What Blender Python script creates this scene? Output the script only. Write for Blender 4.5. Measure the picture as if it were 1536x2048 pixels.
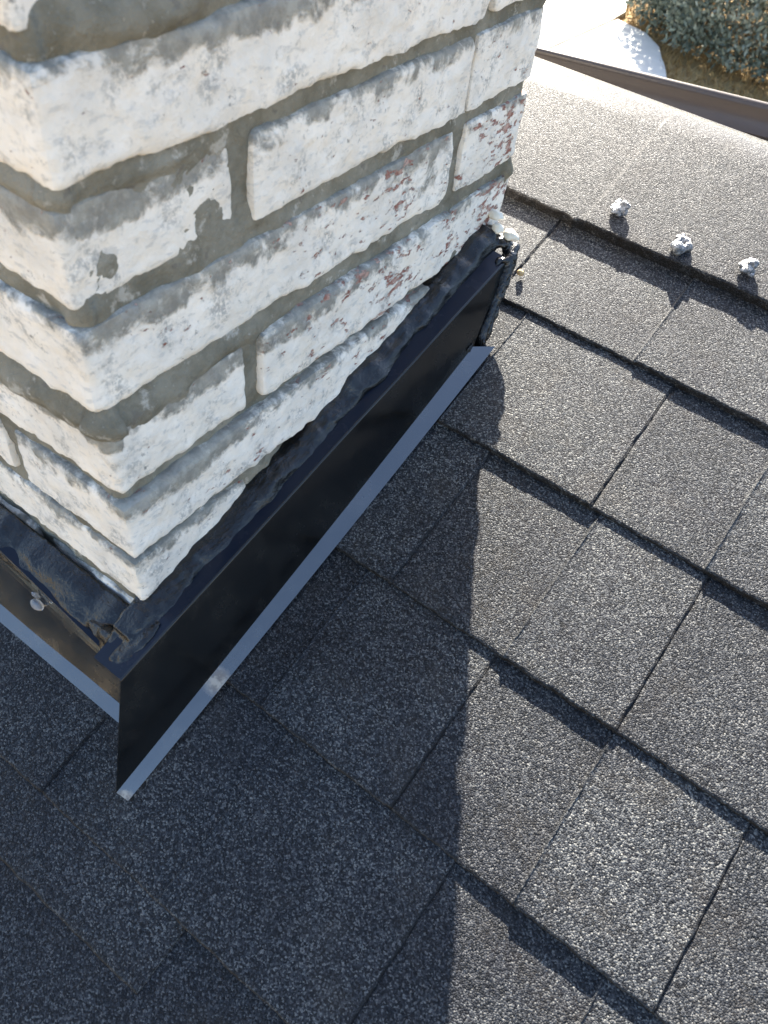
import bpy, math, random
import numpy as np
from mathutils import Matrix, Vector, noise

for o in list(bpy.data.objects): bpy.data.objects.remove(o)
S = bpy.context.scene
C = S.collection
random.seed(7); RNG = np.random.default_rng(7)

# ------------------------------------------------------------------ camera, sky, sun, exposure
ZC = 3.05                                   # camera height above the ground
RW = np.array([[0.80007727, 0.59129447, 0.10122846],
               [0.50227007, -0.56799782, -0.65199943],
               [-0.32802612, 0.57249395, -0.75143167]])   # rows: camera right, down, forward in world axes
cam = bpy.data.cameras.new("camera"); camo = bpy.data.objects.new("camera", cam); C.objects.link(camo)
M = Matrix.Identity(4)
for i in range(3):
    M[i][0] = RW[0][i]; M[i][1] = -RW[1][i]; M[i][2] = -RW[2][i]
M[2][3] = ZC
camo.matrix_world = M
cam.sensor_fit = 'VERTICAL'; cam.sensor_height = 36.0; cam.lens = 1599.38 / 2048 * 36
cam.clip_start = 0.02; cam.clip_end = 2000
cam.dof.use_dof = True; cam.dof.focus_distance = 0.74; cam.dof.aperture_fstop = 14
S.camera = camo

SUN_AZ = math.radians(-32.6); SUN_EL = math.radians(33)
W = bpy.data.worlds.new("World"); S.world = W; W.use_nodes = True
wn = W.node_tree; bg = wn.nodes['Background']
sky = wn.nodes.new('ShaderNodeTexSky'); sky.sky_type = 'NISHITA'; sky.sun_disc = False
sky.sun_elevation = SUN_EL; sky.sun_rotation = SUN_AZ
sky.air_density = 1.0; sky.dust_density = 1.6; sky.ozone_density = 1.0
wn.links.new(sky.outputs[0], bg.inputs[0]); bg.inputs[1].default_value = 0.085
sun = bpy.data.lights.new("sun", 'SUN'); suno = bpy.data.objects.new("sun", sun); C.objects.link(suno)
sun.energy = 5.0; sun.angle = math.radians(0.5); sun.color = (1.0, 0.93, 0.81)
sd = Vector((math.sin(SUN_AZ) * math.cos(SUN_EL), math.cos(SUN_AZ) * math.cos(SUN_EL), math.sin(SUN_EL)))
suno.rotation_euler = sd.to_track_quat('Z', 'Y').to_euler()
suno.location = (0, 0, 20)
S.view_settings.view_transform = 'Standard'; S.view_settings.look = 'None'
S.view_settings.exposure = 2.55; S.view_settings.gamma = 1
S.render.resolution_x = 768; S.render.resolution_y = 1024

# ------------------------------------------------------------------ helpers
TH = 0.31845882864338776; H = 0.6           # roof pitch; roof plane lies H below the camera, square to it
ct, st = math.cos(TH), math.sin(TH)
def P(u, v, h=0.0):                          # roof frame (along ridge, up the slope, off the roof) -> world
    u, v, h = np.asarray(u, float), np.asarray(v, float), np.asarray(h, float)
    k = h - H
    x, y, z = u + 0 * (v + h), v * ct - k * st + 0 * u, v * st + k * ct + ZC + 0 * u
    return np.stack(np.broadcast_arrays(x, y, z), -1)
def WR(p): return np.asarray(p, float) + np.array([0, 0, ZC])   # camera-relative -> world
def nz(x, y, z): return noise.noise(Vector((x, y, z)))
def fbm(x, y, z, o=4): return noise.fractal(Vector((x, y, z)), 0.7, 2.0, o)
def fbms(a, s, off=0.0, o=4):
    a = np.asarray(a).reshape(-1, 3) * s + off
    return np.array([noise.fractal(Vector(p), 0.7, 2.0, o) for p in a])

def tag(o, label=None, cat=None, group=None, kind=None):
    if label: o['label'] = label
    if cat: o['category'] = cat
    if group: o['group'] = group
    if kind: o['kind'] = kind
    return o
def empty(name, loc):
    o = bpy.data.objects.new(name, None); C.objects.link(o); o.location = loc; o.empty_display_size = 0.1
    return o
def wloc(o):
    v = Vector((0, 0, 0))
    while o: v += o.location; o = o.parent
    return v
def mesh(name, V, F, mat, parent=None, smooth=True, loc=None, attrs=None, mats=None, fmat=None):
    """world-space vertices -> one mesh object (under parent, or with its origin at loc)"""
    V = np.asarray(V, float).reshape(-1, 3)
    base = np.array(wloc(parent)) if parent else np.array(loc if loc is not None else (0, 0, 0), float)
    me = bpy.data.meshes.new(name)
    me.from_pydata((V - base).tolist(), [], [list(map(int, f)) for f in F])
    me.materials.append(mat)
    for m in (mats or []): me.materials.append(m)
    if fmat is not None: me.polygons.foreach_set('material_index', np.asarray(fmat, np.int32))
    me.polygons.foreach_set('use_smooth', [smooth] * len(me.polygons))
    for k, a in (attrs or {}).items():
        at = me.attributes.new(k, 'FLOAT', 'POINT'); at.data.foreach_set('value', np.asarray(a, np.float32))
    me.update()
    o = bpy.data.objects.new(name, me); C.objects.link(o)
    if parent: o.parent = parent
    else: o.location = base
    return o
def gridf(nu, nv, off=0, closed_u=False, flip=False):
    F = []
    for i in range(nu if closed_u else nu - 1):
        for j in range(nv - 1):
            a = i * nv + j; b = ((i + 1) % nu) * nv + j
            q = (a, b, b + 1, a + 1)
            F.append(tuple(off + k for k in (q[::-1] if flip else q)))
    return F
class Acc:
    def __init__(s): s.V = []; s.F = []; s.n = 0; s.A = {}
    def add(s, V, F, **at):
        V = np.asarray(V, float).reshape(-1, 3)
        s.V.append(V); s.F += [tuple(int(i) + s.n for i in f) for f in F]; s.n += len(V)
        for k, a in at.items(): s.A.setdefault(k, []).append(np.broadcast_to(np.asarray(a, float), (len(V),)))
    def build(s, name, mat, parent=None, **kw):
        return mesh(name, np.concatenate(s.V), s.F, mat, parent, attrs={k: np.concatenate(a) for k, a in s.A.items()}, **kw)
BOXF = [(0, 3, 2, 1), (4, 5, 6, 7), (0, 1, 5, 4), (1, 2, 6, 5), (2, 3, 7, 6), (3, 0, 4, 7)]
def boxv(a, b):
    (x0, y0, z0), (x1, y1, z1) = a, b
    return [(x0, y0, z0), (x1, y0, z0), (x1, y1, z0), (x0, y1, z0), (x0, y0, z1), (x1, y0, z1), (x1, y1, z1), (x0, y1, z1)]

# ------------------------------------------------------------------ material helpers
class NT:
    def __init__(s, name):
        s.m = bpy.data.materials.new(name); s.m.use_nodes = True; s.t = s.m.node_tree
        s.b = s.t.nodes['Principled BSDF']; s.tc = s.t.nodes.new('ShaderNodeTexCoord').outputs['Object']
    def n(s, typ, ins=None, **props):
        nd = s.t.nodes.new(typ)
        for k, v in props.items(): setattr(nd, k, v)
        for k, v in (ins or {}).items(): s.set(nd.inputs[k], v)
        return nd
    def set(s, sock, v):
        if isinstance(v, bpy.types.NodeSocket): s.t.links.new(v, sock)
        elif isinstance(v, (tuple, list)) and len(v) == 3 and sock.type == 'RGBA': sock.default_value = (*v, 1)
        else: sock.default_value = v
    def noise(s, scale, detail=4, rough=.6, vec=None, dist=0.0, out='Fac'):
        return s.n('ShaderNodeTexNoise', {'Vector': vec or s.tc, 'Scale': scale, 'Detail': detail, 'Roughness': rough, 'Distortion': dist}).outputs[out]
    def vor(s, scale, vec=None, out='Color', feature='F1', rnd=1.0):
        return s.n('ShaderNodeTexVoronoi', {'Vector': vec or s.tc, 'Scale': scale, 'Randomness': rnd}, feature=feature).outputs[out]
    def math(s, op, a, b=0.0, c=None):
        nd = s.n('ShaderNodeMath', operation=op); s.set(nd.inputs[0], a); s.set(nd.inputs[1], b)
        if c is not None: s.set(nd.inputs[2], c)
        return nd.outputs[0]
    def ramp(s, fac, a, b, lo=0.0, hi=1.0):
        nd = s.n('ShaderNodeMapRange', {'Value': fac, 'From Min': a, 'From Max': b, 'To Min': lo, 'To Max': hi}, interpolation_type='SMOOTHSTEP')
        return nd.outputs[0]
    def mix(s, f, a, b, blend='MIX'):
        nd = s.n('ShaderNodeMix', data_type='RGBA', blend_type=blend)
        s.set(nd.inputs[0], f); s.set(nd.inputs[6], a); s.set(nd.inputs[7], b); return nd.outputs[2]
    def cramp(s, fac, stops):
        nd = s.n('ShaderNodeValToRGB', {'Fac': fac}); e = nd.color_ramp.elements
        while len(e) < len(stops): e.new(0.5)
        for x, (p, c) in zip(e, stops): x.position = p; x.color = (*c, 1)
        return nd.outputs[0]
    def attr(s, name): return s.n('ShaderNodeAttribute', attribute_name=name).outputs['Fac']
    def sep(s, col): return s.n('ShaderNodeSeparateColor', {'Color': col}).outputs
    def bump(s, hgt, dist, strength=1.0, normal=None):
        ins = {'Height': hgt, 'Distance': dist, 'Strength': strength}
        if normal: ins['Normal'] = normal
        return s.n('ShaderNodeBump', ins).outputs[0]
    def stretch(s, sc): return s.n('ShaderNodeMapping', {'Vector': s.tc, 'Scale': sc}).outputs[0]
    def fin(s, col=None, rough=None, nor=None, **kw):
        if col is not None: s.set(s.b.inputs['Base Color'], col)
        if rough is not None: s.set(s.b.inputs['Roughness'], rough)
        if nor is not None: s.set(s.b.inputs['Normal'], nor)
        for k, v in kw.items(): s.set(s.b.inputs[k.replace('_', ' ')], v)
        return s.m

def mat_shingle():
    n = NT('granule_shingle')
    warp = n.n('ShaderNodeVectorMath', operation='ADD')
    w = n.n('ShaderNodeVectorMath', {1: (.0012, .0012, .0012)}, operation='MULTIPLY')
    n.set(w.inputs[0], n.noise(260, 2, .5, out='Color')); n.set(warp.inputs[0], n.tc); n.set(warp.inputs[1], w.outputs[0])
    v = warp.outputs[0]
    c1 = n.sep(n.vor(880, v))
    d1 = n.vor(880, v, 'Distance')
    c2 = n.sep(n.vor(1500, v))
    col = n.cramp(c1[0], [(0.0, (.003, .0035, .0046)), (.26, (.008, .009, .0112)), (.56, (.0225, .0248, .0298)), (.80, (.053, .0555, .0605)), (.97, (.125, .126, .124))])
    fine = n.cramp(c2[1], [(0, (.62, .62, .64)), (.6, (1, 1, 1)), (1, (1.45, 1.42, 1.36))])
    col = n.mix(1.0, col, fine, 'MULTIPLY')
    tone = n.cramp(n.noise(9, 3, .55), [(.32, (.66, .66, .69)), (.5, (.95, .95, .95)), (.68, (1.22, 1.20, 1.16))])   # blended granule drops
    col = n.mix(1.0, col, tone, 'MULTIPLY')
    warm = n.ramp(n.noise(23, 3, .6), .5, .72)
    col = n.mix(n.math('MULTIPLY', warm, .25), col, (.036, .030, .024))
    col = n.mix(1.0, col, n.n('ShaderNodeCombineColor', {0: n.attr('tab'), 1: n.attr('tab'), 2: n.math('MULTIPLY_ADD', n.attr('tab'), .9, .1)}).outputs[0], 'MULTIPLY')
    raw = n.attr('edge')
    col = n.mix(n.math('MULTIPLY', raw, n.ramp(n.noise(140, 3, .6), .35, .65, .25, 1.0)), col, (.009, .0075, .0065))   # bare asphalt on cut edges; tab edges darkened on the shade side
    hgt = n.math('MULTIPLY_ADD', n.math('POWER', d1, 1.5), -1.0, n.math('MULTIPLY', c1[2], .55))
    nb = n.bump(n.noise(55, 4, .6), .0016, .8)
    nb = n.bump(hgt, .0010, .8, nb)
    rough = n.ramp(c1[1], 0, 1, .5, .8)
    return n.fin(col, rough, nb, Specular_IOR_Level=.16, Coat_Weight=.20, Coat_Roughness=.22)
def mat_brick():
    n = NT('painted_brick')
    top = n.attr('top'); red = n.attr('red'); sm = n.attr('smear'); wear = n.attr('wear')
    big = n.noise(22, 5, .62); fine = n.noise(120, 6, .68); med = n.noise(48, 6, .66, dist=.4)
    col = n.mix(n.ramp(big, .35, .68), (.88, .805, .70), (.72, .665, .585))
    col = n.mix(n.math('MULTIPLY', n.ramp(n.noise(34, 4, .6), .48, .70), .55), col, (.82, .715, .58))      # cream under-coat
    col = n.mix(n.math('MULTIPLY', n.ramp(fine, .5, .75), .35), col, (.64, .62, .59))
    col = n.mix(n.math('MULTIPLY', n.ramp(n.noise(90, 4, .55, n.stretch((1, 1, 2.6))), .56, .68), .55), col, (.50, .485, .455))
    # cement smeared over the paint
    s = n.math('MULTIPLY_ADD', n.math('POWER', top, .7), .34, n.math('MULTIPLY_ADD', med, .75, n.math('MULTIPLY', sm, .21)))
    s = n.math('MULTIPLY_ADD', n.math('SUBTRACT', n.noise(13, 4, .6), .5), .75, s)
    s = n.math('MULTIPLY_ADD', n.math('SUBTRACT', fine, .5), .28, s)
    cem = n.ramp(s, .575, .73)
    ccol = n.mix(n.ramp(fine, .35, .65), (.31, .295, .25), (.185, .175, .15))
    col = n.mix(n.math('MULTIPLY', cem, .92), col, ccol)
    sp = n.math('MULTIPLY', n.ramp(n.noise(170, 6, .7), .57, .68), n.ramp(n.noise(20, 4, .65), .46, .62))
    col = n.mix(n.math('MULTIPLY', sp, .85), col, (.17, .165, .155))
    haze = n.math('MULTIPLY', n.ramp(n.noise(38, 6, .7), .50, .66), n.ramp(n.noise(330, 4, .7), .40, .56))
    col = n.mix(n.math('MULTIPLY', haze, .75), col, (.30, .295, .275))
    r = n.math('MULTIPLY_ADD', red, .13, n.math('MULTIPLY', n.noise(130, 5, .66, n.stretch((1, .6, 1.4))), 1.0))
    r2 = n.ramp(n.math('MULTIPLY_ADD', n.math('SUBTRACT', n.noise(19, 2, .5), .5), .35, r), .70, .745)
    col = n.mix(r2, col, n.mix(n.ramp(fine, .4, .62), (.27, .12, .09), (.48, .32, .26)))
    col = n.mix(n.ramp(wear, .2, 1.0, 0, .0), col, (.3, .2, .15))
    nb = n.bump(n.noise(45, 6, .62), .004, .55)
    nb = n.bump(n.noise(330, 5, .7), .0012, .6, nb)
    nb = n.bump(n.math('ADD', cem, n.math('MULTIPLY', r2, -1.0)), .0009, .8, nb)
    return n.fin(col, .85, nb, Specular_IOR_Level=.25)
def mat_mortar():
    n = NT('mortar')
    a = n.noise(30, 6, .65); f = n.noise(260, 5, .7)
    col = n.mix(n.ramp(a, .35, .65), (.165, .150, .112), (.265, .243, .190))
    col = n.mix(n.math('MULTIPLY', n.ramp(n.noise(14, 4, .6), .5, .68), .7), col, (.33, .31, .255))
    col = n.mix(n.math('MULTIPLY', n.ramp(n.noise(420, 2, .5), .68, .74), .35), col, (.5, .48, .43))
    col = n.mix(n.math('MULTIPLY', n.ramp(n.noise(75, 4, .6), .60, .68), .8), col, (.17, .155, .13))
    col = n.mix(n.math('MULTIPLY', n.ramp(n.noise(42, 6, .7), .575, .66), .6), col, (.58, .545, .48))
    nb = n.bump(n.noise(95, 6, .7), .005, .8); nb = n.bump(f, .0012, .8, nb)
    return n.fin(col, .92, nb, Specular_IOR_Level=.2)
XW = -.294
def mat_metal(name='black_sheet_metal', spec=.35, ior=1.45, patches=(), base=(.006, .0062, .0068), dust=.02):
    n = NT(name)
    d = n.noise(35, 4, .6)
    col = n.mix(n.ramp(n.noise(400, 2, .5),   .70, .74), base, (.014, .013, .011))
    col = n.mix(n.math('MULTIPLY', n.ramp(n.noise(28, 6, .7), .5, .75), dust), col, (.20, .18, .15))
    rough = n.ramp(d, .3, .75, .14, .32)
    nb = n.bump(n.noise(16, 2, .5), .0016, .35)
    for (u, v, r) in patches:  # tan patches, rougher towards the middle
        d = n.n('ShaderNodeVectorMath', operation='DISTANCE'); n.set(d.inputs[0], n.tc)
        q = P(u, v, .008) - P(XW, .2, 0); d.inputs[1].default_value = tuple(q)
        m = n.ramp(n.math('MULTIPLY_ADD', n.math('SUBTRACT', n.noise(120, 4, .6), .5), .012, d.outputs['Value']), r, r * .35)
        col = n.mix(n.math('MULTIPLY', m, .8), col, n.mix(n.ramp(n.noise(160, 3, .6), .4, .6), (.10, .065, .04), (.34, .28, .21)))
        rough = n.math('MULTIPLY_ADD', m, .4, rough)
    return n.fin(col, rough, nb, Specular_IOR_Level=spec, IOR=ior)
def mat_tar():
    n = NT('black_sealant')
    col = n.mix(n.ramp(n.noise(120, 5, .65), .45, .72), (.005, .0052, .006), (.016, .0155, .015))
    nb = n.bump(n.noise(110, 5, .65, n.stretch((1, .45, 1))), .0024, .8)
    nb = n.bump(n.noise(420, 3, .6), .0007, .7, nb)
    return n.fin(col, n.ramp(n.noise(60, 4, .6), .3, .7, .12, .30), nb, Specular_IOR_Level=.55, IOR=1.5)
def mat_simple(name, c0, c1, sc, rough=.8, bd=.002, bs=.5, **kw):
    n = NT(name)
    col = n.mix(n.ramp(n.noise(sc, 5, .62), .32, .68), c0, c1)
    return n.fin(col, rough, n.bump(n.noise(sc * 3, 5, .65), bd, bs), **kw)

M_SH = mat_shingle(); M_BR = mat_brick(); M_MO = mat_mortar(); M_ME = mat_metal('black_sheet_metal', .5, 1.6, base=(.0035, .0035, .0036)); M_FL = mat_metal('painted_flange_metal', .8, 1.95, [(-.2385, .017, .013), (-.238, -.088, .009)], dust=.08); M_LE = mat_metal('ledge_metal_sky_tint', .25, 1.4, base=(.009, .013, .024)); M_TAR = mat_tar()  # M_LE: bluish sky reflection painted into the ledge base colour
M_GUT = mat_simple('brown_gutter_metal', (.075, .058, .047), (.065, .050, .041), 8, .3, .0008, .2)
M_SIL = mat_simple('silver_sealant', (.46, .47, .49), (.13, .135, .145), 260, .24, .003, .8, Metallic=.7)
M_WHT = mat_simple('white_stone', (.66, .60, .47), (.74, .70, .60), 150, .6, .001, .4)
M_TAN = mat_simple('tan_stone', (.45, .30, .14), (.55, .40, .22), 200, .7, .001, .4)
M_CON = mat_simple('concrete_paving', (.52, .50, .46), (.60, .58, .54), 3, .85, .004, .5)
M_SOIL = mat_simple('dry_lawn_soil', (.26, .17, .07), (.40, .28, .12), 5, .95, .02, .8)
M_WALL = mat_simple('stucco_wall', (.55, .50, .42), (.60, .55, .47), 20, .9, .004, .6)
M_BARK = mat_simple('shrub_bark', (.10, .045, .03), (.16, .08, .05), 30, .9, .01, .7)

# ------------------------------------------------------------------ ground, paving, lawn
def sheet(name, pts, z, mat, kind='structure'):
    o = mesh(name, [(x, y, z) for x, y in pts], [tuple(range(len(pts)))], mat, smooth=False); return tag(o, kind=kind)
sheet('ground', [(-600, -600), (600, -600), (600, 600), (-600, 600)], 0.0, M_SOIL)
# lawn edge points (x, y); the paving lies to the left of them
EDGE = [(-2.30, 7.9), (-2.48, 8.6), (-2.62, 9.0), (-2.78, 9.32), (-2.92, 9.55), (-3.06, 9.82), (-3.36, 10.12), (-3.80, 10.26), (-3.84, 10.60), (-3.98, 10.95), (-5.2, 15.0)]
def slab_poly(pts, z0, z1):
    n = len(pts); V = [(x, y, z1) for x, y in pts] + [(x, y, z0) for x, y in pts]
    F = [tuple(range(n))] + [(i, i + n, (i + 1) % n + n, (i + 1) % n) for i in range(n)]
    return V, F
acc = Acc()
gx = .022                                                   # open joint between the two slabs, running away from the house
acc.add(*slab_poly([(-2.3, 4.0)] + EDGE[:7] + [(-3.80 + gx, 10.25), (-3.86 + gx, 8.62), (-4.30 + gx, 4.0)], 0.0, .055))
acc.add(*slab_poly([(-3.80 - gx, 10.27)] + EDGE[8:] + [(-9.5, 15.0), (-9.5, 4.0), (-4.30 - gx, 4.0), (-3.86 - gx, 8.62)], 0.0, .055))
tag(acc.build('pavement', M_CON, smooth=False), kind='structure')

# ------------------------------------------------------------------ house: roof courses, ridge cap, far slope, gutter, wall
house = empty('house', (0.4, 0.2, 0.0))
tag(house, 'house under a dark grey asphalt shingle roof with a brown gutter', 'house')
BUTT = [.4512, .3055, .1582, .0204, -.1229, -.2657]          # butt lines of the courses, top to bottom
while BUTT[-1] > -1.6: BUTT.append(BUTT[-1] - .1435)
RIDGE_BUTT = .5690
RAISED = {0: [(-.400, -.268), (-.124, .075), (.16, .29)],
          1: [(-.40, -.31), (-.233, -.0825), (.017, .155), (.25, .36)],
          2: [(-.45, -.178), (-.0722, .0231), (.160, .30)],
          3: [(-.36, -.25), (-.20, -.0768), (.0235, .127), (.245, .38)],
          4: [(-.52, -.2935), (-.171, -.0205), (.094, .235)],
          5: [(-.60, -.40), (-.02, .12), (.2, .33)]}
HB, HT, DT = .0027, -.0030, .0019
roof_acc = Acc()
def course(acc, v0, v1, raised, seed, hb=HB, ht=HT, x0=-1.7, x1=1.5, cut=None):
    rnd = random.Random(seed)
    xs = list(np.arange(x0, -.62, .02)) + list(np.arange(-.62, .34, .003)) + list(np.arange(.34, x1, .02))
    ed = []
    for a, b in raised: ed += [a, b]
    xs = [x for x in xs if all(abs(x - e) > .0026 for e in ed)]
    for e in ed: xs += [e - .0014, e - .0007, e + .0007, e + .0014]
    xs = np.array(sorted(xs))
    def lift(x, v):                                           # is this spot on a laminated tab
        wob = .0007 * nz(v * 140, seed * 3.1, 0)
        return any(a + wob * 0 < x < b for a, b in raised)
    R = np.array([any(a < x < b for a, b in raised) for x in xs], float)
    jag = np.array([.0011 * nz(x * 60, seed, .3) + .0007 * nz(x * 260, seed, 4.3) for x in xs])
    cur = np.array([.0009 * nz(x * 14, seed, 8.1) + .0003 * nz(x * 90, seed, 2.2) for x in xs])
    # side edges follow a slightly wandering cut
    L = v1 + .02 - v0
    prof = [(0.0, -.010, 1), (0.0, -.0016, 1), (.0006, -.0004, .8), (.0022, 0.0, .15), (.006, 0, 0)] + [(t, 0, 0) for t in np.linspace(.012, L, 30)]
    V = []; E = []; T = []
    cuts = sorted(ed); tv = [rnd.uniform(.84, 1.06) if k % 2 == 0 else rnd.uniform(1.08, 1.34) for k in range(len(cuts) + 1)]
    for x, r, j, c in zip(xs, R, jag, cur):
        tone = tv[sum(x > q for q in cuts)]
        step_edge = any(abs(x - e) < .0009 for e in ed)
        for k, (t, dh, e) in enumerate(prof):
            f = t / L
            if k > 0 and any(abs(x - b - .0007) < .0002 for a, b in raised): dh = dh - .0012   # open crack beside the tab
            if k > 0 and any(abs(x - a - .0007) < .0002 for a, b in raised): dh = dh + .0009   # ridge added so the sunward tab edge catches light
            h = hb + (ht - hb) * f + dh + r * DT * (1 - .35 * f) + c * (1 - f)
            wx = .0009 * nz(t * 55, x * 3, seed + .7) + .0005 * nz(t * 300, x * 3, seed + .7) if step_edge else 0
            if cut and x < cut[0] and t < .0001: pass
            V.append((x + wx, v0 + t + j * (1 - f), h)); E.append(max(e, (1.0 if any(abs(x - b) < .001 for a, b in raised) else 0) if step_edge else 0)); T.append(tone)  # shade put into the colour of tab edges facing away from the sun
    V = np.array(V)
    acc.add(P(V[:, 0], V[:, 1], V[:, 2]), gridf(len(xs), len(prof)), edge=E, tab=T)
for i, v in enumerate(BUTT):
    up = RIDGE_BUTT if i == 0 else BUTT[i - 1]
    ra = RAISED.get(i)
    if ra is None:
        rr = random.Random(i); ra = []; x = -1.6
        while x < 1.4:
            w = rr.uniform(.1, .16); ra.append((x, x + w)); x += w + rr.uniform(.09, .15)
    else:
        rr = random.Random(i + 50); x = min(a for a, b in ra) - .12
        while x > -1.6: w = rr.uniform(.1, .16); ra = [(x - w, x)] + ra; x -= w + .12
        x = max(b for a, b in ra) + .12
        while x < 1.3: w = rr.uniform(.1, .16); ra = ra + [(x, x + w)]; x += w + .12
    course(roof_acc, v, up, ra, i + 1)
# the short cut tab showing under the course at the lower left
xs = np.arange(-.52, -.1449, .003); prof = [(0, -.007, 1), (0, -.0015, 1), (.0008, -.0003, .8), (.003, 0, .2), (.02, -.0001, 0), (.06, -.0002, 0)]
V = []; E = []
for x in list(xs) + [-.1445, -.1440]:
    for t, dh, e in prof:
        drop = -.006 if x > -.1442 else 0
        V.append((x + .0012 * nz(t * 60, 1, 5) * (x > -.146), -.1722 + t + .0012 * nz(x * 70, 3, 9), HB - .0012 + dh + drop)); E.append(1 if drop else e)
V = np.array(V); roof_acc.add(P(V[:, 0], V[:, 1], V[:, 2]), gridf(len(xs) + 2, len(prof)), edge=E, tab=1.12)
roof = roof_acc.build('roof', M_SH, house)

# ridge cap: last course folded over the ridge
RHO, TURN0, TURN1 = .115, TH, -math.radians(23)
def ridge_profile(vA, off):
    """(y, z) of the folded course: up the near slope, round the ridge, down the far side"""
    A = P(0, vA, off)[[1, 2]]
    tl = RHO * math.tan((TURN0 - TURN1) / 2)
    start = A - tl * np.array([math.cos(TURN0), math.sin(TURN0)])
    pts = []
    b0 = P(0, RIDGE_BUTT, off)[[1, 2]]; n0 = np.array([-st, ct])
    Ln = np.linalg.norm(start - b0)
    for t, dh, e in [(0, -.016, 1), (0, -.0018, 1), (.0007, -.0005, .8), (.0026, 0, .15), (.006, 0, 0)] + [(x, 0, 0) for x in np.linspace(.012, Ln, 40)]:
        f = t / Ln
        pts.append((*(b0 + (start - b0) * f + n0 * dh), e))
    cen = start + RHO * np.array([st, -ct])
    for a in np.linspace(TURN0, TURN1, 26)[1:]:
        pts.append((cen[0] - RHO * math.sin(a), cen[1] + RHO * math.cos(a), 0))
    end = np.array(pts[-1][:2]); dr = np.array([math.cos(TURN1), math.sin(TURN1)])
    for t in np.linspace(.01, .10, 8): pts.append((*(end + dr * t), 0))
    return pts, Ln
def crest(vA):
    return max((z - ZC) / y for y, z, e in ridge_profile(vA, .0092)[0])
lo, hi = .65, 1.2
for _ in range(40):
    mid = (lo + hi) / 2
    if crest(mid) > -.358: hi = mid
    else: lo = mid
VA = (lo + hi) / 2
prof, Ln = ridge_profile(VA, .0092)
xs = list(np.arange(-1.7, -.5, .02)) + list(np.arange(-.5, .12, .003)) + list(np.arange(.12, 1.5, .02))
SEAM = [-1.25, -.90, -.57, -.2440, .07, .40, .72, 1.05]
xs = np.array(sorted([x for x in xs if all(abs(x - s) > .0016 for s in SEAM)] + [s + d for s in SEAM for d in (-.0005, .0005)]))
V = []; E = []
n0 = np.array([0, -st, ct])
for x in xs:
    lv = .00018 * (1 - sum(x > s for s in SEAM) % 2)
    j = .0016 * nz(x * 40, 3.3, 1) + .0009 * nz(x * 230, 7.7, 1); c = .0011 * nz(x * 12, 1.7, 9)
    if -.262 < x < -.246: j -= .004 * (1 - abs(x + .254) / .008)
    se = any(abs(x - s) < .001 for s in SEAM)
    wx = 0
    for k, (y, z, e) in enumerate(prof):
        g = max(0, 1 - k / 45)
        wx = .0012 * nz(k * .35, x * 3, 1.1) if se else 0
        p = np.array([x + wx, y, z]) + n0 * (lv + c * g) + np.array([0, ct, st]) * j * g
        V.append(p); E.append(max(e, .3 if se else 0))
cap = mesh('ridge_cap', V, gridf(len(xs), len(prof)), M_SH, roof, attrs={'edge': E, 'tab': np.full(len(E), .80)})
# far slope, down to the skewed gutter
ye, ze = prof[-1][0], prof[-1][1]
def gut_lip(x): return 1.558 + .285 * (x + .71)
GZ = ZC - .556
xs = np.linspace(-1.7, 1.5, 60); V = []
for x in xs:
    for t in np.linspace(0, 1, 14):
        V.append((x, (ye - .03) + (gut_lip(x) - .095 - ye + .03) * t, ze + .008 + (GZ - .045 - ze - .008) * t))
mesh('far_slope', V, gridf(len(xs), 14), M_SH, roof, attrs={'edge': np.zeros(len(V)), 'tab': np.ones(len(V))})
# gutter: half-round trough with a rolled lip
dgx = np.array([1, .285]) / math.hypot(1, .285); pgx = np.array([-dgx[1], dgx[0]])
sec = []
R_ = .058
for a in np.linspace(-math.pi * 1.0, 0, 22): sec.append((-R_ + R_ * math.cos(a), R_ * math.sin(a)))          # inner skin, house side -> lip
for a in np.linspace(math.pi, -math.pi * .75, 16): sec.append((.010 + .010 * math.cos(a), .003 + .010 * math.sin(a)))   # rolled bead
for a in np.linspace(0, -math.pi, 22): sec.append((-R_ + (R_ + .0016) * math.cos(a), (R_ + .0016) * math.sin(a)))
xs = np.linspace(-1.7, .6, 80); V = []
for x in xs:
    b = np.array([x, gut_lip(x)])
    for s_, t_ in sec:
        q = b + pgx * s_; V.append((q[0], q[1], GZ + t_ + .0015 * nz(x * 3, 1, 1)))
mesh('gutter', V, gridf(len(xs), len(sec), flip=True), M_GUT, house)
# walls under the roof
acc = Acc()
acc.add(boxv((-1.55, -1.25, 0), (1.35, 1.25, 1.95)), BOXF)
acc.build('wall', M_WALL, house, smooth=False)

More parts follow.
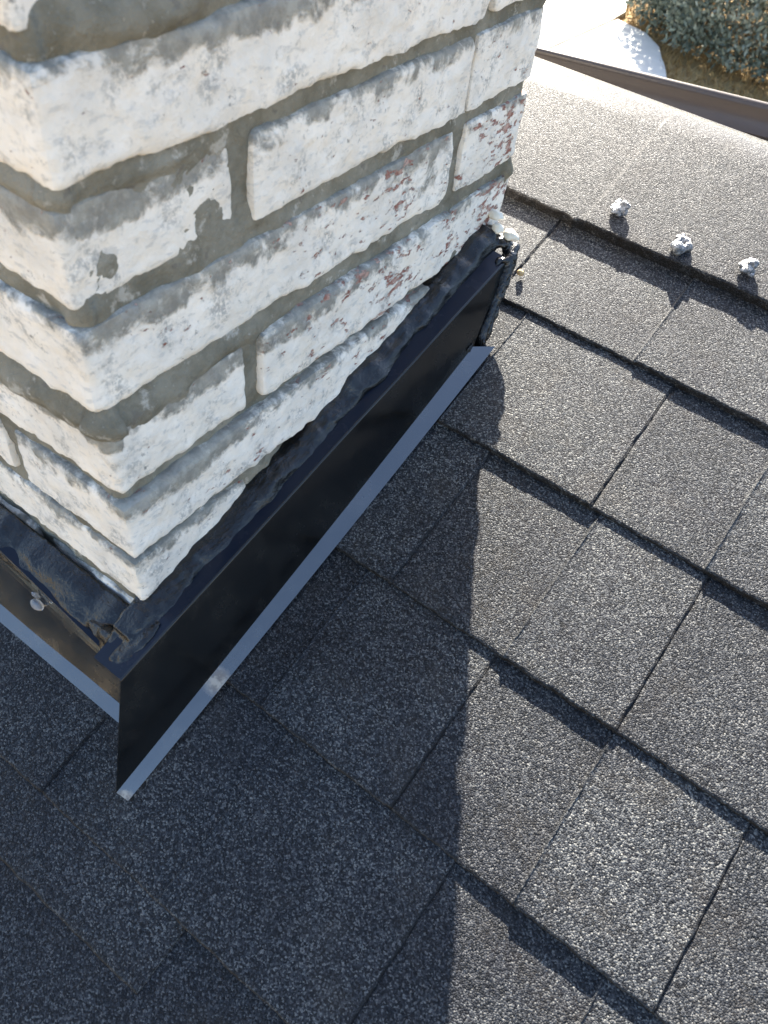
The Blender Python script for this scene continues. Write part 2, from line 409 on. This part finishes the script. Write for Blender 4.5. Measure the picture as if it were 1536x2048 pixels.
# ------------------------------------------------------------------ chimney
XW, YN, YF = -.294, .188, .642               # right face, near face, far face (camera-relative)
XL = -1.22
chim = empty('brick_chimney', P(XW, .2, 0).tolist())
tag(chim, 'white painted brick chimney with grey mortar joints rising through the shingle roof', 'chimney')
ZT = [-.072, -.133, -.194, -.257, -.325, -.387, -.4465, -.503, -.562]
ZB = [-.1205, -.183, -.246, -.3115, -.379, -.4365, -.4905, -.551, -.61]
def brick(acc, x0, x1, y0, y1, z0, z1, seed, res, red=0.0, rad=.0042, smear=0.0):
    """one hand-made brick: a rounded, worn box with a lumpy skin"""
    rr = random.Random(seed)
    jx, jy = rr.uniform(-.0018, .0018), rr.uniform(-.0018, .0018)
    if y1 > YF - .001: jx = jy = 0
    c = np.array([(x0 + x1) / 2 + jx, (y0 + y1) / 2 + jy, (z0 + z1) / 2]); hf = np.array([(x1 - x0) / 2, (y1 - y0) / 2, (z1 - z0) / 2])
    Vs = []; Fs = []; n = 0
    for ax in range(3):
        a, b = [k for k in range(3) if k != ax]
        na = max(3, int(2 * hf[a] / res) + 1); nb = max(3, int(2 * hf[b] / res) + 1)
        for sg in (-1, 1):
            ga = np.linspace(-hf[a], hf[a], na); gb = np.linspace(-hf[b], hf[b], nb)
            V = np.zeros((na, nb, 3)); V[..., a] = ga[:, None]; V[..., b] = gb[None, :]; V[..., ax] = sg * hf[ax]
            Vs.append(V.reshape(-1, 3))
            fl = (sg > 0) == (ax == 1)
            Fs += gridf(na, nb, n, flip=fl); n += na * nb
    V = np.concatenate(Vs)
    off = rr.uniform(0, 50)
    rn = np.array([nz(*(p * 28 + off)) for p in V])
    rn = rn + .8 * np.array([nz(*(p * 95 + off)) for p in V])
    r = np.clip(rad * (1 + .9 * rn), .0012, hf.min() * .8)
    inner = np.clip(V, -(hf - r[:, None]), hf - r[:, None])
    d = V - inner; ln = np.linalg.norm(d, axis=1); ln[ln < 1e-9] = 1
    nrm = d / ln[:, None]
    W_ = inner + nrm * r[:, None]
    wp = W_ + c
    disp = .0012 * fbms(wp, 26, off) + .0009 * fbms(wp, 120, 0)
    # sag the lower edge a little: hand moulded
    W_ = W_ + nrm * disp[:, None]
    W_[:, 2] += .0016 * np.array([nz(p[0] * 16, p[1] * 16, off) for p in wp]) * (np.abs(V[:, 2]) / hf[2])
    top = np.clip((V[:, 2] / hf[2] - .25) / .75, 0, 1)
    wear = np.clip((ln - 0) / .006, 0, 1)
    w = W_ + c
    rd = red if np.isscalar(red) else red(w)
    smr = smear if np.isscalar(smear) else smear(w)
    acc.add(WR(w), Fs, top=top, red=rd, wear=wear, smear=smr)
def redf(ci):
    amp = {1: .15, 2: .15, 3: .85, 4: 1.0, 5: .75, 6: .5}.get(ci, .1)
    def f(w):
        return amp * np.clip((w[:, 1] - .24) / .22, 0, 1) + .12
    return f
def smearf(w):
    s = np.zeros(len(w))
    for (y, z, ry, rz, a) in [(.26, -.205, .03, .008, 1.0), (.24, -.217, .016, .012, .9), (.335, -.09, .05, .02, 1.0), (.25, -.335, .05, .012, .9),
                              (.58, -.17, .03, .02, .6), (.262, -.228, .012, .012, 1.0), (.212, -.208, .016, .012, 1.2), (.29, -.140, .05, .006, .7), (.33, -.275, .02, .012, .8), (.50, -.286, .02, .012, .9), (.34, -.340, .03, .008, .9), (.42, -.335, .03, .008, .7), (.24, -.40, .03, .01, .7), (.38, -.150, .04, .01, .5), (.56, -.300, .02, .015, .6), (.245, -.27, .04, .01, .8), (.23, -.455, .03, .01, .6), (.36, -.395, .05, .008, .6), (.30, -.50, .04, .02, .4), (.47, -.270, .02, .02, .6)]:
        s += a * np.exp(-((w[:, 1] - y) / ry) ** 2 - ((w[:, 2] - z) / rz) ** 2) * (w[:, 0] > XW - .03)
    # near face of the fifth course carries a thick cement wash
    s += 1.1 * np.exp(-((w[:, 2] + .335) / .018) ** 2) * (w[:, 1] < YN + .012)
    s += .9 * np.exp(-((w[:, 2] + .105) / .03) ** 2 - ((w[:, 0] + .33) / .04) ** 2) * (w[:, 1] < YN + .012)
    return s
ba = Acc(); seed = 100
G = .0065
def lay(ci, zb, zt, res, fine):
    global seed
    even = ci % 2 == 0
    JY = {0: [.262, .50], 1: [.552], 2: [.307, .5425], 3: [.542], 4: [.308, .545], 5: [.54], 6: [.3055, .54], 7: [.42], 8: [.307, .54]}.get(ci, [.307, .54] if even else [.42])
    ys = [YN] + JY + [YF]
    cornerX = .222 if even else .106
    for k in range(len(ys) - 1):
        y0 = ys[k] + (0 if k == 0 else G); y1 = ys[k + 1] - (0 if k == len(ys) - 2 else G)
        if ci in (2, 4, 6) and k >= 1:                       # joint painted over: close it up
            if k == 1: y1 += G * .75
            if k == 2: y0 -= G * .75
        ex = random.Random(seed).uniform(-.0022, .0022) * (.15 if k == len(ys) - 2 else 1)
        if k == 0: xa = XW - cornerX
        elif k == len(ys) - 2: xa = XW - (.106 if even else .222)
        else: xa = XW - .10
        brick(ba, xa, XW + ex, y0 + (random.Random(seed + 5).uniform(-.002, .002) if k == 0 else 0), y1, zb, zt, seed, res, redf(ci), smear=smearf, rad=.0042 if k < len(ys) - 2 else .0022); seed += 1
    x = XW - cornerX - 2 * G                                 # near face
    w = .225
    while x > XL:
        xb = max(XL, x - w)
        if x - xb < .04: break
        ey = random.Random(seed).uniform(-.002, .002)
        brick(ba, xb, x, YN + ey, YN + .10, zb, zt, seed, res if x > -.5 else .02, .12, smear=smearf); seed += 1
        x = xb - 2 * G
    x = XW - (.106 if even else .222) - 2 * G                # far face, seen only from elsewhere
    while x > XL + .04:
        xb = max(XL, x - w)
        brick(ba, xb, x, YF - .10, YF, zb, zt, seed, .03, .12); seed += 1
        x = xb - 2 * G
    y = YN + .10 + 2 * G                                     # left face
    while y < YF - .12:
        yb = min(YF - .10 - 2 * G, y + w)
        brick(ba, XL, XL + .1, y, yb, zb, zt, seed, .03, .12); seed += 1
        y = yb + 2 * G
for ci in range(9): lay(ci, ZB[ci], ZT[ci], .0027, True)
for k in range(1, 12):
    lay(-k, ZB[0] + .0615 * k, ZT[0] + .0615 * k, .006 if k < 3 else .02, False)
ba.build('brickwork', M_BR, chim)

# mortar: one lumpy skin behind the brick faces, wrapped round the chimney
REC = .0040
MB = [  # mortar lumps smeared proud of the bricks: (face, along, z, r_along, r_z, height)
    ('x', .255, -.126, .045, .011, .0085), ('x', .225, -.122, .03, .010, .004), ('x', .24, -.190, .05, .006, .004), ('x', .232, -.327, .05, .012, .0065), ('x', .29, -.319, .03, .008, .005),
    ('x', .20, -.252, .02, .008, .004), ('x', .306, -.345, .010, .02, .003), ('x', .58, -.374, .03, .010, .004), ('x', .315, -.450, .02, .014, .006),
    ('y', -.33, -.188, .05, .008, .005), ('y', -.33, -.322, .09, .011, .0075), ('y', -.37, -.333, .05, .010, .006), ('y', -.32, -.441, .03, .006, .003), ('y', -.40, -.255, .05, .006, .003)]
path = []   # (x, y, nx, ny, face, along)
rc = .007
x0, x1, y0, y1 = XL + REC, XW - REC, YN + REC, YF - REC
for x in np.concatenate([np.arange(x0, -.56, .03), np.arange(-.56, x1 - rc, .003)]): path.append((x, y0, 0, -1, 'y', x))
for a in np.linspace(-math.pi / 2, 0, 7): path.append((x1 - rc + rc * math.cos(a), y0 + rc + rc * math.sin(a), math.cos(a), math.sin(a), 'c', 0))
for y in np.arange(y0 + rc, y1 - .003, .003): path.append((x1, y, 1, 0, 'x', y))
for a in np.linspace(0, math.pi / 2, 6): path.append((x1 - .003 + .003 * math.cos(a), y1 - .003 + .003 * math.sin(a), math.cos(a), math.sin(a), 'c', 0))
for x in np.arange(x1 - .003, x0, -.03): path.append((x, y1, 0, 1, 'b', x))
for y in np.arange(y1, y0, -.03): path.append((x0, y, -1, 0, 'l', y))
zs = np.concatenate([np.arange(-.63, .02, .003), np.arange(.02, .66, .02)])
V = []
for (x, y, nx, ny, f, al) in path:
    for z in zs:
        far = math.exp(-max(0, YF - .004 - y) / .022) if f in 'xcb' else 0
        d = .0014 * far + .0022 * (1 - .6 * far) * fbm(x * 22, y * 22, z * 30, 4) + .0012 * nz(x * 120, y * 120, z * 120)
        for (ff, a, zz, ra, rz, hh) in MB:
            if ff == f or f == 'c':
                ax = al if f != 'c' else (x if ff == 'y' else y)
                q = ((ax - a) / ra) ** 2 + ((z - zz) / rz) ** 2
                if q < 5: d += hh * math.exp(-q) * (1 + .35 * nz(x * 70, y * 70, z * 70))
        V.append((x + nx * d, y + ny * d, z + ZC))
mesh('mortar', V, gridf(len(path), len(zs), closed_u=True), M_MO, chim)
acc = Acc(); acc.add(boxv((XL - .015, YN - .015, ZC + .655), (XW + .015, YF + .015, ZC + .70)), BOXF); acc.add(boxv((XL + .02, YN + .02, ZC - .8), (XW - .025, YF - .02, ZC + .66)), BOXF)
acc.build('crown', M_MO, chim, smooth=False)

# ------------------------------------------------------------------ flashing (roof frame u, v, h)
def sweep(name, sections, mat, parent, thick=.0009, smooth=True, bevel=0):
    """sections: list of equal-length lists of (u, v, h); sheet with a little thickness"""
    n = len(sections); m = len(sections[0])
    A = np.array([[P(*p) for p in s] for s in sections])
    o = mesh(name, A.reshape(-1, 3), gridf(n, m), mat, parent, smooth=False)
    md = o.modifiers.new('thickness', 'SOLIDIFY'); md.thickness = thick; md.offset = 0
    return o
def lerp(a, b, t): return np.asarray(a) * (1 - t) + np.asarray(b) * t
N_ = 40
shelf = []; face = []; flange = []
for i in range(N_ + 1):
    t = i / N_; tt = t
    w1 = .0007 * nz(t * 5, 1, 1)
    fo = lerp((-.2340, -.0872, .0052), (-.2345, .3981, .0050), t); fi = lerp((-.2425, -.0872, .0120), (-.2490, .3830, .0110), t)
    tp = lerp((-.2680, -.0238, .0725), (-.2595, .4540, .0515), t); wl = lerp((-.2990, -.0238, .0660), (-.2990, .4540, .0570), t)
    fi[0] += .0012 * math.sin(t * math.pi); tp[0] += w1; fo[0] += .0015 * math.sin(t * math.pi)
    ca, cb = lerp(fi, tp, .986), lerp(tp, wl, .03)
    face.append([lerp(fi, tp, k) for k in (0, .012, .03, .25, .5, .75, .95)] + [lerp(lerp(ca, tp, q), lerp(tp, cb, q), q) for q in (0, .25, .5, .75, 1)])
    r = lerp(tp, wl, .05)
    shelf.append([cb, lerp(cb, wl, .5), wl])
    flange.append([fo, lerp(fo, fi, .5), fi])
fl = sweep('flashing', face, M_ME, chim); tag(fl, 'long glossy black sheet metal flashing down the sloping side of the chimney')
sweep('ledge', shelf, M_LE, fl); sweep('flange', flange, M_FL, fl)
face = []; shelf = []; flange = []
for i in range(31):
    t = i / 30; u = -.262 - t * .98
    fo = np.array((u, -.0512, .0052)); fi = np.array((u, -.0400, .0085)); q = min(.16, -.262 - u); tp = np.array((u, -.0205 + .085 * q, .0430 + .15 * q)); wl = np.array((u, .02, .0440 + .12 * q))
    w = .0009 * nz(u * 9, 2, 5)
    # the sheet bellies slightly between foot and lip
    fc = [lerp(fi, tp, k) + np.array((0, .004 * math.sin(math.pi * k) + w, 0)) for k in np.linspace(0, 1, 9)]
    face.append(fc[::-1]); shelf.append([wl, tp]); flange.append([fi, fo])
ff = sweep('flashing', face, M_FL, chim); tag(ff, 'black sheet metal flashing across the downhill face of the chimney')
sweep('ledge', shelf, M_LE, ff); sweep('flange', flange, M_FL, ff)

# ------------------------------------------------------------------ black sealant
def blob(c, r, seed, sub=3, amp=.25, freq=1.6):
    """lumpy pebble-like form; c world, r (3) radii in roof frame axes"""
    import bmesh
    bm = bmesh.new(); bmesh.ops.create_icosphere(bm, subdivisions=sub, radius=1)
    V = np.array([v.co[:] for v in bm.verts]); F = [[v.index for v in f.verts] for f in bm.faces]; bm.free()
    k = 1 + amp * np.array([fbm(*(p * freq + seed * 7.3), 3) for p in V])
    V = V * k[:, None] * np.array(r)
    Bm = np.array([[1, 0, 0], [0, ct, -st], [0, st, ct]])
    return V @ Bm.T + np.asarray(c), F
tar = Acc()
def bead(pts, wdt, up, seed, n=260, closed=False):
    """brushed ribbon of sealant: pts (wall point, outward axis, up axis) along a run"""
    m = 18; V = []
    for i in range(n + 1):
        t = i / n; w, o, u = pts(t)
        wob = 1 + .24 * nz(t * 9, seed, 0) + .12 * nz(t * 27, seed, 3)
        top = up * (1 + .60 * nz(t * 11, seed, 9) + .40 * nz(t * 31, seed, 6))
        ww = wdt * wob
        for j in range(m):
            a = j / (m - 1)
            # section: starts on the wall, bulges out and falls to the ledge
            sx = ww * math.sin(a * math.pi / 2) ** 1.15; sy = top * math.cos(a * math.pi / 2) ** .8
            if j == 0: sx = -.008
            rip = .0013 * nz(t * 17, a * 3.0, seed) + .0010 * nz(t * 61, a * 5, seed + 2) * (nz(t * 6, 1, seed) > 0)
            if j == m - 1: sy = -.003
            V.append(w + o * (sx + rip) + u * (sy + rip))
    K = m + 3; V2 = []
    for i in range(n + 1):
        w, o, u = pts(i / n); V2 += V[i * m:(i + 1) * m] + [w + o * wdt * .6 - u * .005, w + o * .2 * wdt - u * .005, w - o * .008 - u * .005]
    F = [(i * K + j, i * K + (j + 1) % K, (i + 1) * K + (j + 1) % K, (i + 1) * K + j) for i in range(n) for j in range(K)]
    F += [tuple(range(K))[::-1], tuple(n * K + j for j in range(K))]
    return V2, F
NX = np.array([1., 0, 0]); NYm = np.array([0, -1., 0]); NR = np.array([0, -st, ct])
side_run = lambda t: (P(XW + .0025 - .002 * abs(2 * t - 1), -.0 + .466 * t, .0620 - .008 * t), NX, NR)
tar.add(*bead(side_run, .0180, .0120, 4))
front_run = lambda t: (P(-.288 - .60 * t, .0118, .0450 + .1 * min(.60 * t, .15)), np.array([0, -ct, -st]), NR)
tar.add(*bead(front_run, .0240, .0110, 11, n=300))
for k, (u, v, h, rx, ry, rz) in enumerate([
        (-.290, .002, .062, .012, .016, .006), (-.280, -.010, .068, .009, .012, .0035), (-.298, -.006, .058, .014, .008, .005), (-.314, -.006, .056, .012, .007, .004),
        (-.276, .006, .070, .005, .014, .003), (-.286, -.016, .062, .006, .008, .004), (-.304, -.013, .054, .006, .005, .003),
        (-.287, .462, .058, .009, .012, .007), (-.276, .467, .053, .010, .008, .005), (-.266, .468, .048, .007, .009, .004), (-.290, .472, .050, .010, .010, .008),
        (-.261, .462, .046, .005, .007, .006), (-.2595, .4525, .0525, .003, .005, .003), (-.264, .447, .054, .003, .005, .002)]):
    tar.add(*blob(P(u, v, h), (rx, ry, rz), 20 + k, 3, .5, 1.2))
# strands and a run of tar down the far edge of the flashing
def strand(a, b, r, seed, n=60, m=10):
    V = []
    for i in range(n + 1):
        t = i / n; c = lerp(a, b, t) + np.array((.0012 * nz(t * 9, seed, 1), .0015 * nz(t * 9, seed, 5), .001 * nz(t * 9, seed, 8)))
        rr = r * (1 + .5 * nz(t * 14, seed, 2)) * (1 if 0 < i < n else .1)
        for j in range(m):
            q = 2 * math.pi * j / m; V.append(P(c[0] + rr * math.cos(q), c[1] + rr * .6 * math.sin(q) * 1, c[2] + rr * math.sin(q)))
    F = [(i * m + j, i * m + (j + 1) % m, (i + 1) * m + (j + 1) % m, (i + 1) * m + j) for i in range(n) for j in range(m)]
    return V, F
tar.add(*strand((-.259, .457, .052), (-.250, .392, .006), .0062, 1))
tar.add(*strand((-.266, .470, .040), (-.252, .400, .004), .0085, 2))
tar.add(*strand((-.2565, .396, .010), (-.243, .392, .008), .0032, 3))
tar.add(*strand((-.279, -.013, .0735), (-.287, -.036, .040), .0012, 5))
tar.add(*strand((-.302, .0, .066), (-.292, -.022, .060), .0022, 6))
so = tar.build('sealant', M_TAR, chim)
md = so.modifiers.new('melt', 'REMESH'); md.mode = 'VOXEL'; md.voxel_size = .0013; md.use_smooth_shade = True
md = so.modifiers.new('soften', 'SMOOTH'); md.factor = .5; md.iterations = 4
for k, (u, v, h, r) in enumerate([(-.2600, .330, .044, .0034), (-.2490, .378, .013, .003), (-.2648, .105, .058, .0012), (-.2655, .085, .060, .0011)]):
    a = Acc(); a.add(*blob(P(u, v, h), (r * .4, r * (1.3 if k < 2 else 3.5), r * 1.2), 60 + k, 3, .8, 1.5))
    a.build('sealant_smear', M_TAR, fl)

# ------------------------------------------------------------------ sealed nails on the ridge course
CAPH = .0118
def nail(u, v, seed, ring, label):
    a = Acc()
    if ring:
        m, k = 22, 10; V = []
        for i in range(m):
            q = 2 * math.pi * i / m; R1 = .0060 * (1 + .45 * nz(math.cos(q) * 1.6, math.sin(q) * 1.6, seed)); r1 = .0030 * (1 + .9 * nz(math.cos(q) * 1.5 + 5, math.sin(q) * 1.5, seed)) * (1.15 - .35 * math.sin(q))
            for j in range(k):
                p = 2 * math.pi * j / k
                V.append(P(u + (R1 + r1 * math.cos(p)) * math.cos(q), v + (R1 + r1 * math.cos(p)) * math.sin(q), CAPH + .0012 + r1 * math.sin(p) * 1.15))
        a.add(V, [(i * k + j, i * k + (j + 1) % k, ((i + 1) % m) * k + (j + 1) % k, ((i + 1) % m) * k + j) for i in range(m) for j in range(k)])
        a.add(*blob(P(u, v, CAPH - .001), (.005, .005, .0015), seed, 2, .3))
    else:
        a.add(*blob(P(u, v, CAPH + .0022), (.0085, .0068, .0036), seed, 3, .45, 1.2))
        a.add(*blob(P(u + .003, v + .004, CAPH + .0045), (.005, .004, .004), seed + 1, 3, .4))
    for k in range(2):
        a.add(*blob(P(u - .004 + random.uniform(-.003, .003), v + .0065 + .0035 * k, CAPH + .0012), (.0026 - .0004 * k, .003 - .0004 * k, .0022 - .0004 * k), seed + 9 + k, 2, .5))
    for k in range(3):
        a.add(*blob(P(u + random.uniform(-.007, .007), v + random.uniform(-.006, .006), CAPH + .001), (.003, .003, .0022), seed + 19 + k, 2, .6))
    V = np.concatenate(a.V)
    o = a.build('sealed_nail', M_SIL, loc=P(u, v, CAPH - .002).tolist())
    tag(o, label, 'nail', 'nail heads dabbed with silver sealant along the ridge course')
nail(-.2205, .5965, 3, False, 'solid lump of silver sealant over a nail, the one nearest the chimney')
nail(-.1495, .5868, 5, True, 'silver sealant ring with a dark open hollow, middle of the three sealed nails')
nail(-.0870, .5915, 14, False, 'uneven silver sealant dab, farthest of the three sealed nails from the chimney')

# ------------------------------------------------------------------ small loose things
def pebble(u, v, h, r, mat, label, seed, grp=None):
    V, F = blob(P(u, v, h), r, seed, 3, .30, 1.1)
    tag(mesh('pebble', V, F, mat, loc=P(u, v, h - r[2]).tolist()), label, 'pebble', grp)
G_ = 'white chips stuck in the black sealant'
pebble(-.2880, .4770, .0700, (.0072, .005, .0038), M_WHT, 'flat white chip touching the brick at the far end of the black sealant', 31, G_)
pebble(-.2800, .4690, .0655, (.0050, .0045, .004), M_WHT, 'small round white chip between the two larger chips on the black sealant', 33, G_)
pebble(-.2690, .4735, .0590, (.0072, .005, .0040), M_WHT, 'pointed cream white chip on the outer tip of the black sealant', 36, G_)
pebble(-.2615, .4840, .0060, (.0035, .003, .003), M_TAN, 'tiny tan pebble lying alone on the sunlit shingles beside the chimney corner', 39)
n = NT('clear_drop'); M_DROP = n.fin((.9, .92, .95), .08, None, Transmission_Weight=.85, IOR=1.4)
V, F = blob(P(-.3790, -.0215, .0440), (.0055, .004, .0065), 44, 3, .15, .8)
V2, F2 = blob(P(-.3800, -.0165, .0520), (.0022, .002, .0060), 45, 2, .1, .8)
acc = Acc(); acc.add(V, F); acc.add(V2, F2)
tag(acc.build('sealant_drop', M_DROP, loc=P(-.3790, -.0215, .0370).tolist()), 'clear hardened drop hanging on the downhill black flashing', 'drop')

# ------------------------------------------------------------------ shrub and dry grass
n = NT('sage_leaf')
oi = n.attr('tone')
M_LEAF = n.fin(n.cramp(oi, [(0, (.066, .084, .066)), (.5, (.155, .185, .148)), (1, (.30, .32, .265))]), .75, None, Specular_IOR_Level=.25)
sh = empty('shrub', (-2.02, 11.25, 0)); tag(sh, 'large rounded grey green shrub standing in dry grass beside the white pavement', 'shrub')
def leaf_cloud(cx, cy, cz, rx, ry, rz, nl, rng):
    th = rng.uniform(0, 2 * math.pi, nl); cp = rng.uniform(-1, 1, nl); sp = np.sqrt(1 - cp ** 2)
    D = np.stack([sp * np.cos(th), sp * np.sin(th), cp], 1)
    lump = np.array([1 + .10 * fbm(*(d * 2.1), 3) + .05 * nz(*(d * 7)) for d in D])
    rad = lump * (1 - np.abs(rng.normal(0, .13, nl)))
    Pn = D * rad[:, None] * np.array([rx, ry, rz]) + np.array([cx, cy, cz])
    return Pn, D
Pn, D = leaf_cloud(-2.18, 11.02, .85, 1.82, 1.50, 1.65, 52000, RNG)
P2, D2 = leaf_cloud(-2.18, 11.02, .80, 1.55, 1.28, 1.45, 34000, RNG)
Pn = np.concatenate([Pn, P2]); D = np.concatenate([D, D2])
ok = Pn[:, 2] > .10; Pn, D = Pn[ok], D[ok]
nl = len(Pn)
ax = D * .5 + RNG.normal(0, .6, (nl, 3)) + np.array([0, 0, .5]); ax /= np.linalg.norm(ax, axis=1)[:, None]
sd_ = np.cross(ax, RNG.normal(0, 1, (nl, 3))); sd_ /= np.linalg.norm(sd_, axis=1)[:, None]
ln_ = RNG.uniform(.045, .105, nl)[:, None]; wd_ = RNG.uniform(.011, .021, nl)[:, None]
V = np.stack([Pn, Pn + ax * ln_ * .5 + sd_ * wd_, Pn + ax * ln_, Pn + ax * ln_ * .5 - sd_ * wd_], 1).reshape(-1, 3)
F = [(4 * i, 4 * i + 1, 4 * i + 2, 4 * i + 3) for i in range(nl)]
tone = np.clip(np.array([.5 + .55 * fbm(*(p * 1.9), 3) for p in Pn]) + RNG.normal(0, .17, nl), 0, 1)
mesh('foliage', V, F, M_LEAF, sh, smooth=False, attrs={'tone': np.repeat(tone, 4)})
acc = Acc()
for k in range(9):
    a = random.uniform(0, 6.28); b = Vector((-2.02 + .16 * math.cos(a), 11.25 + .16 * math.sin(a), 0)); e = Vector((-2.02 + 1.0 * math.cos(a), 11.25 + .9 * math.sin(a), random.uniform(.9, 1.9)))
    V = []
    for i in range(9):
        t = i / 8; c = b.lerp(e, t) + Vector((.06 * nz(t * 3, k, 0), .06 * nz(t * 3, k, 4), .25 * math.sin(t * 3.14))); r = .035 * (1 - .8 * t)
        for j in range(7): q = 6.283 * j / 7; V.append((c.x + r * math.cos(q), c.y + r * math.sin(q), c.z))
    acc.add(V, [(i * 7 + j, i * 7 + (j + 1) % 7, (i + 1) * 7 + (j + 1) % 7, (i + 1) * 7 + j) for i in range(8) for j in range(7)])
acc.build('stem', M_BARK, sh)
# dry grass blades around the shrub
n = NT('straw_blade'); M_STRAW = n.fin(n.cramp(n.attr('tone'), [(0, (.16, .085, .025)), (.5, (.29, .165, .05)), (1, (.42, .28, .11))]), .7)
def left_of_edge(x, y):
    ex = np.interp(y, [p[1] for p in EDGE], [p[0] for p in EDGE]); return x < ex
n_b = 30000
X_ = RNG.uniform(-5.2, 1.0, n_b); Y_ = RNG.uniform(8.0, 14.5, n_b)
keep = ~left_of_edge(X_, Y_); X_, Y_ = X_[keep], Y_[keep]; nb = len(X_)
az = RNG.uniform(0, 6.28, nb); hh = RNG.uniform(.04, .11, nb); w = RNG.uniform(.004, .008, nb)
lean = RNG.normal(0, .05, (nb, 2)); dx, dy = np.cos(az) * w, np.sin(az) * w; zz = np.zeros(nb)
V = np.stack([np.stack([X_ - dx, Y_ - dy, zz], 1), np.stack([X_ + dx, Y_ + dy, zz], 1), np.stack([X_ + lean[:, 0], Y_ + lean[:, 1], hh], 1)], 1).reshape(-1, 3)
tg = mesh('grass', V, [(3 * i, 3 * i + 1, 3 * i + 2) for i in range(nb)], M_STRAW, smooth=False, attrs={'tone': np.repeat(RNG.uniform(0, 1, nb), 3)})
tag(tg, 'dry straw coloured grass around the foot of the shrub', 'grass', kind='stuff')
